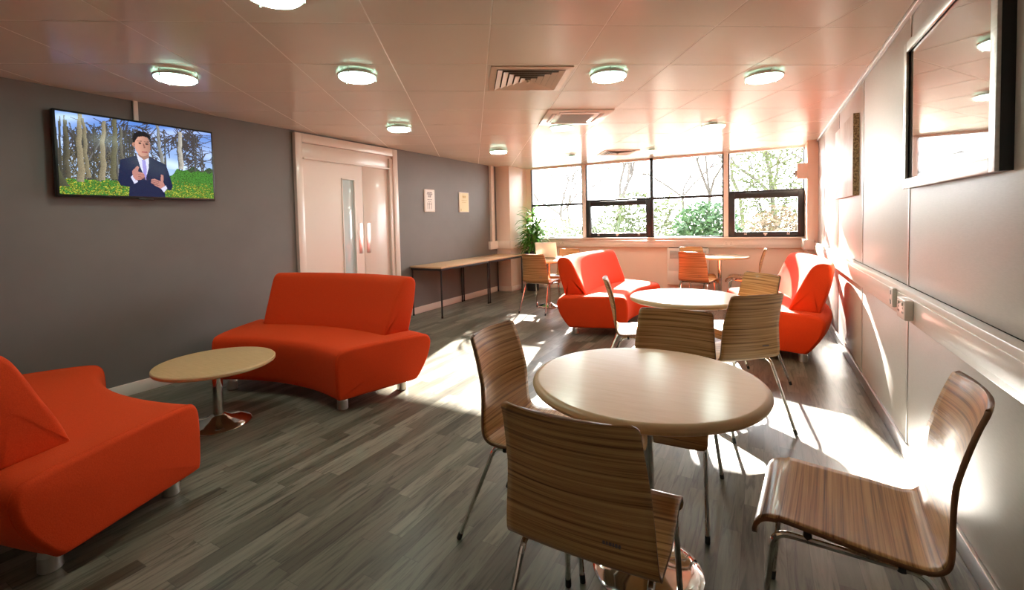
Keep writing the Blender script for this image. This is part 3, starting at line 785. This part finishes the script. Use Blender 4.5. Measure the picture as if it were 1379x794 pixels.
# ------------------------------------------------------------------ curved sofas
SEAT = catmull([(.030, .100), (.008, .114), (.0, .17), (-.004, .30), (.002, .395), (.022, .436), (.065, .454), (.20, .460), (.40, .460), (.60, .456), (.72, .450), (.772, .432), (.795, .395), (.790, .34), (.765, .265), (.715, .178), (.665, .116), (.630, .101), (.50, .099), (.30, .099), (.15, .099)], 3)
BACK = catmull([(.515, .445), (.512, .475), (.545, .565), (.600, .680), (.652, .795), (.690, .862), (.730, .894), (.780, .902), (.824, .888), (.846, .850), (.840, .77), (.817, .65), (.785, .54), (.762, .462), (.745, .445), (.63, .443)], 3)
def offset_loop(P, d):
    n = len(P); out = []
    for i in range(n):
        a, c = P[i - 1], P[(i + 1) % n]; tx, ty = c[0] - a[0], c[1] - a[1]; l = math.hypot(tx, ty) or 1
        out.append((P[i][0] - ty / l * d, P[i][1] + tx / l * d))
    return out
def area(P): return sum(P[i - 1][0] * P[i][1] - P[i][0] * P[i - 1][1] for i in range(len(P)))
R_IN = 1.70
def sweep(P, half, er, rref):
    if area(P) < 0: P = P[::-1]
    H = math.radians(half); st = []
    for k in range(5):
        t = k / 4 * PI / 2; st.append((er * (1 - math.sin(t)), er * (1 - math.cos(t))))   # (inset, distance from end)
    seq = [(-H + d / rref, ins) for ins, d in st]
    NS = 22; a0, a1 = seq[-1][0], -seq[-1][0]
    seq += [(a0 + (a1 - a0) * k / NS, 0) for k in range(1, NS)] + [(-a, i) for a, i in seq[::-1]]
    b = MB(); rows = []
    for a, ins in seq:
        Q = offset_loop(P, ins) if ins else P
        rows.append([Vector(((R_IN + q[0]) * math.sin(a), (R_IN + q[0]) * math.cos(a) - R_IN, q[1])) for q in Q])
    V = b.grid(rows, M['orange'], closed=True)
    for r in (V[0], V[-1]):
        c = Vector((0, 0, 0))
        for v in r: c += v.co
        c = b.bm.verts.new(c / len(r))
        for j in range(len(r)): f = b.bm.faces.new((r[j], r[(j + 1) % len(r)], c)); f.material_index = 0
    return b
def make_sofa(label):
    t = thing('curved_sofa', label, 'sofa', group='curved orange sofas')
    st = sweep(SEAT, 23.2, .022, R_IN + .4).build('seat', t, 60)
    bk = sweep([(r - .035, z) for r, z in BACK], 18.4, .026, R_IN + .65).build('backrest', t, 60)
    for a in (-19.5, 19.5):
        for ro in (.085, .60):
            an = math.radians(a); x, y = (R_IN + ro) * math.sin(an), (R_IN + ro) * math.cos(an) - R_IN
            f = MB().lathe([(0, 0), (.037, 0), (.040, .004), (.038, .058), (.0385, .062), (.0365, .064), (.030, .110), (0, .110)], M['steel'], (x, y, 0), 24).build('foot', t)
    # stitched seam along each end of the seat
    for sg in (-1, 1):
        an = sg * math.radians(22.55)
        pts = [Vector(((R_IN + q[0]) * math.sin(an), (R_IN + q[0]) * math.cos(an) - R_IN, q[1])) for q in SEAT[6:52]]
        MB().tube(pts, .0030, M['orange'], 6).build('seam', st)
    return t
def place_sofa(o, c, n):
    n = Vector(n).normalized(); o.location = (c[0] + n.x * R_IN, c[1] + n.y * R_IN, 0); o.rotation_euler = (0, 0, math.atan2(n.y, n.x) - PI / 2)
s0 = make_sofa('curved orange sofa in the middle left, in front of the white door'); place_sofa(s0, (-3.137, .578), (-.098, .995))
a5 = math.radians(5)
for c, n, lab in (((-3.136, 2.87), (-.06, -1), 'curved orange sofa in the dark lower left corner, cut off by the photo edge'),
                  ((.27, 5.70), (-math.cos(a5), math.sin(a5)), 'curved orange sofa in the centre distance, end toward us, sunlit seat'),
                  ((-1.91, 5.54), (math.cos(a5), math.sin(a5)), 'curved orange sofa backed against the right metal panel wall')):
    o = dup(s0, (0, 0, 0), 0, lab); place_sofa(o, c, n)

# ------------------------------------------------------------------ potted plant
pp = thing('potted_plant', 'tall leafy green houseplant in a black planter by the window', 'plant', (-3.93, 8.02, 0))
MB().lathe([(0, 0), (.115, 0), (.120, .01), (.150, .74), (.155, .76), (.140, .76), (.136, .72), (0, .72)], M['planter'], n=32).build('planter', pp)
MB().lathe([(0, .728), (.135, .722)], M['soil'], n=24).build('soil', pp)
b = MB()
stems = [((.0, .0), .80, .3), ((.05, .02), .58, .7), ((-.05, .03), .66, -.5), ((.0, -.05), .42, .3), ((.03, .06), .70, .4)]
tips = []
for (x, y), h, ln in stems:
    pts = [Vector((x + ln * .10 * k / 5, y + ln * .04 * k / 5, .70 + h * k / 5)) for k in range(6)]; b.tube(pts, .012, M['stem'], 7); tips.append(pts)
b.build('stem', pp)
b = MB(); rl = random.Random(11)
def leafblade(b, p, az, el, ln, w, m, droop):
    rows = []; pos = Vector(p); e = el
    for k in range(8):
        t = k / 7; ww = w * math.sin(PI * min(t * .93 + .07, 1)) ** .7 if k < 7 else .0008
        dr = Vector((math.cos(az) * math.cos(e), math.sin(az) * math.cos(e), math.sin(e))); sd = Vector((-math.sin(az), math.cos(az), 0)); up = sd.cross(dr)
        rows.append([pos - sd * ww + up * ww * .35 * -1 * -1, pos.copy(), pos + sd * ww + up * ww * .35])
        pos = pos + dr * (ln / 7); e -= droop / 7
    b.grid(rows, m)
for pts in tips:
    for k in range(62):
        t = rl.uniform(.12, 1); i = min(int(t * 5), 4); p = pts[i].lerp(pts[i + 1], t * 5 - i)
        leafblade(b, p, rl.uniform(0, 2 * PI), rl.uniform(.1, 1.15) + (.25 if t > .9 else 0), rl.uniform(.25, .40), rl.uniform(.014, .022), M['leaf'], rl.uniform(1.0, 2.0))
b.build('foliage', pp, recalc=False)

# ------------------------------------------------------------------ outdoors
b = MB(); b.box(-40, 40, WW + .12, 70, -.45, -.15, M['ground']); struct(b.build('outdoor_ground'))
def bush(x, y, rx, ry, h, n, m, label, seed, name='garden_shrub', ls=.07):
    r = random.Random(seed); t = thing(name, label, 'shrub', (x, y, -.15))
    b = MB()
    for k in range(7):
        a = r.uniform(0, 2 * PI); b.tube([(0, 0, 0), (math.cos(a) * rx * .25, math.sin(a) * ry * .25, h * .4), (math.cos(a) * rx * .6, math.sin(a) * ry * .6, h * .8)], [.03, .02, .008], M['bark'], 6)
    b.build('branches', t)
    b = MB()
    for k in range(n):
        while True:
            p = Vector((r.uniform(-1, 1), r.uniform(-1, 1), r.uniform(0, 1)))
            if p.x ** 2 + p.y ** 2 + (2 * p.z - 1) ** 2 * .9 < 1: break
        p = Vector((p.x * rx, p.y * ry, p.z * h)); u = Vector((r.gauss(0, 1), r.gauss(0, 1), r.gauss(0, .6))).normalized(); w = u.cross(Vector((r.gauss(0, 1), r.gauss(0, 1), r.gauss(0, 1)))).normalized(); s = ls * r.uniform(.6, 1.3)
        b.poly([p - u * s, p + w * s * .4, p + u * s, p - w * s * .4], m)
    b.build('foliage', t, recalc=False); return t
def grass_clump(x, y, n, h, label, seed):
    r = random.Random(seed); b = MB()
    for k in range(n): leafblade(b, (r.gauss(0, .16), r.gauss(0, .16), 0), r.uniform(0, 2 * PI), r.uniform(.9, 1.5), h * r.uniform(.7, 1.2), .018, M['reed'], r.uniform(.8, 2.2))
    o = b.build('ornamental_grass', recalc=False); o.location = (x, y, -.15); return tag(o, label, 'grass')
def tree(x, y, h, label, seed, spread=.55, leaves=None, nl=0, depth=5, r0=.11):
    r = random.Random(seed); t = thing('garden_tree', label, 'tree', (x, y, -.15)); b = MB(); ends = []
    def grow(p, d, l, rad, k):
        mid = p + d * l * .5 + Vector((r.gauss(0, .04), r.gauss(0, .04), 0)) * l; q = p + d * l
        b.tube([p, mid, q], [rad, rad * .85, rad * .68], M['bark'], 6 if k > 2 else 4, caps=False)
        if k == 0: ends.append(q); return
        ends.append(q)
        for _ in range(3 if k > 1 else 2):
            dd = (d + Vector((r.gauss(0, spread), r.gauss(0, spread), r.gauss(.1, spread * .6)))).normalized(); grow(q, dd, l * r.uniform(.6, .82), rad * .62, k - 1)
    grow(Vector((0, 0, 0)), Vector((r.gauss(0, .05), r.gauss(0, .05), 1)).normalized(), h * .32, r0, depth); b.build('branches', t, recalc=False)
    if leaves:
        b = MB()
        for k in range(nl):
            p = r.choice(ends) + Vector((r.gauss(0, .25), r.gauss(0, .25), r.gauss(0, .25))); u = Vector((r.gauss(0, 1), r.gauss(0, 1), r.gauss(0, .6))).normalized(); w = u.cross(Vector((r.gauss(0, 1), r.gauss(0, 1), r.gauss(0, 1)))).normalized(); s = .06 * r.uniform(.6, 1.2)
            b.poly([p - u * s, p + w * s * .5, p + u * s, p - w * s * .5], leaves)
        b.build('foliage', t, recalc=False)
    return t
# seen along the photo's lines of sight from the room's far end
bush(-1.15, 11.4, .78, .6, 1.85, 4200, M['leaf_dark'], 'dark green bush outside the third window bay', 1)
bush(-3.0, 13.4, 1.5, .8, 2.3, 3600, M['leaf_pale'], 'pale bush outside behind the spiky grass', 2)
bush(.2, 17.0, 1.5, 1.0, 4.4, 5200, M['leaf_pale'], 'yellow green bush outside the rightmost window', 3)
bush(.55, 13.6, 1.2, .7, 1.75, 2200, M['leaf_rust'], 'reddish brown shrub low outside the rightmost window', 4)
bush(-6.1, 14.0, 1.3, .8, 1.6, 2000, M['leaf_rust'], 'reddish shrub low outside the leftmost window', 6)
grass_clump(-4.75, 12.0, 420, 2.0, 'spiky long leaved grass outside the leftmost window', 1)
grass_clump(-3.45, 12.0, 420, 2.1, 'spiky tall grass outside the second window bay', 2)
tree(-4.9, 17.5, 6.5, 'bare tree outside beyond the second window bay', 21, .55, depth=6)
tree(-7.3, 17.5, 5.5, 'bare tree outside beyond the leftmost window', 22, .6, depth=6, r0=.08)
tree(-2.2, 21, 7.5, 'thin bare tree outside beyond the third window bay', 23, .45, r0=.1)
tree(.3, 19, 7.0, 'leafy pale tree outside the rightmost window', 24, .55, M['leaf_pale'], 3200, depth=6, r0=.11)
tree(-8.6, 22, 6.5, 'slender bare tree outside, left of the white window post', 25, .6, M['leaf_pale'], 700, depth=6, r0=.07)
tree(-3.6, 25, 8.0, 'many branched bare tree far outside, above the spiky grass', 26, .6, M['leaf_pale'], 2500, depth=6, r0=.10)
tree(-.9, 25.5, 8.0, 'many branched tree far outside, above the dark bush', 27, .6, M['leaf_pale'], 3800, depth=6, r0=.12)
tree(1.9, 23, 7.5, 'yellow green tree far outside at the right window edge', 28, .6, M['leaf_pale'], 3200, r0=.12)

# ------------------------------------------------------------------ light
w = bpy.data.worlds.new('sky'); SC.world = w; w.use_nodes = True
bg = w.node_tree.nodes['Background']; bg.inputs[0].default_value = (.94, .97, 1, 1); bg.inputs[1].default_value = 7.3
sd = bpy.data.lights.new('sun', 'SUN'); sd.energy = 34; sd.angle = math.radians(.6); sd.color = (1, .93, .82)
so = bpy.data.objects.new('sun', sd); COL.objects.link(so)
to_sun = Vector((-.216, .906, .372)).normalized(); so.rotation_euler = (-to_sun).to_track_quat('-Z', 'Y').to_euler()

# ------------------------------------------------------------------ camera
cam = bpy.data.cameras.new('camera'); co = bpy.data.objects.new('camera', cam); COL.objects.link(co)
F, CX, CY = 619.466, 683.207, 323.511
R = Matrix(((8.73712688e-01, 4.85885168e-01, -2.32753651e-02), (6.59663274e-04, 4.66646225e-02, 9.98910395e-01), (-4.86441881e-01, 8.72776040e-01, -4.04509522e-02)))
m3 = Matrix((R[0], R[1], -Vector(R[2]))).transposed()
co.matrix_world = Matrix.Translation((0, 0, HC)) @ m3.to_4x4()
cam.sensor_fit = 'HORIZONTAL'; cam.sensor_width = 36; cam.lens = F / 1379 * 36
cam.shift_x = (689.5 - CX) / 1379; cam.shift_y = -(397 - CY) / 1379; cam.clip_start = .02; cam.clip_end = 300
SC.camera = co
vs = SC.view_settings; vs.view_transform = 'Standard'; vs.look = 'None'; vs.exposure = 1.58; vs.gamma = 1; vs.use_curve_mapping = False
SC.cycles.use_denoising = True; SC.cycles.max_bounces = 10; SC.cycles.diffuse_bounces = 6; SC.cycles.caustics_reflective = False; SC.cycles.sample_clamp_indirect = 8
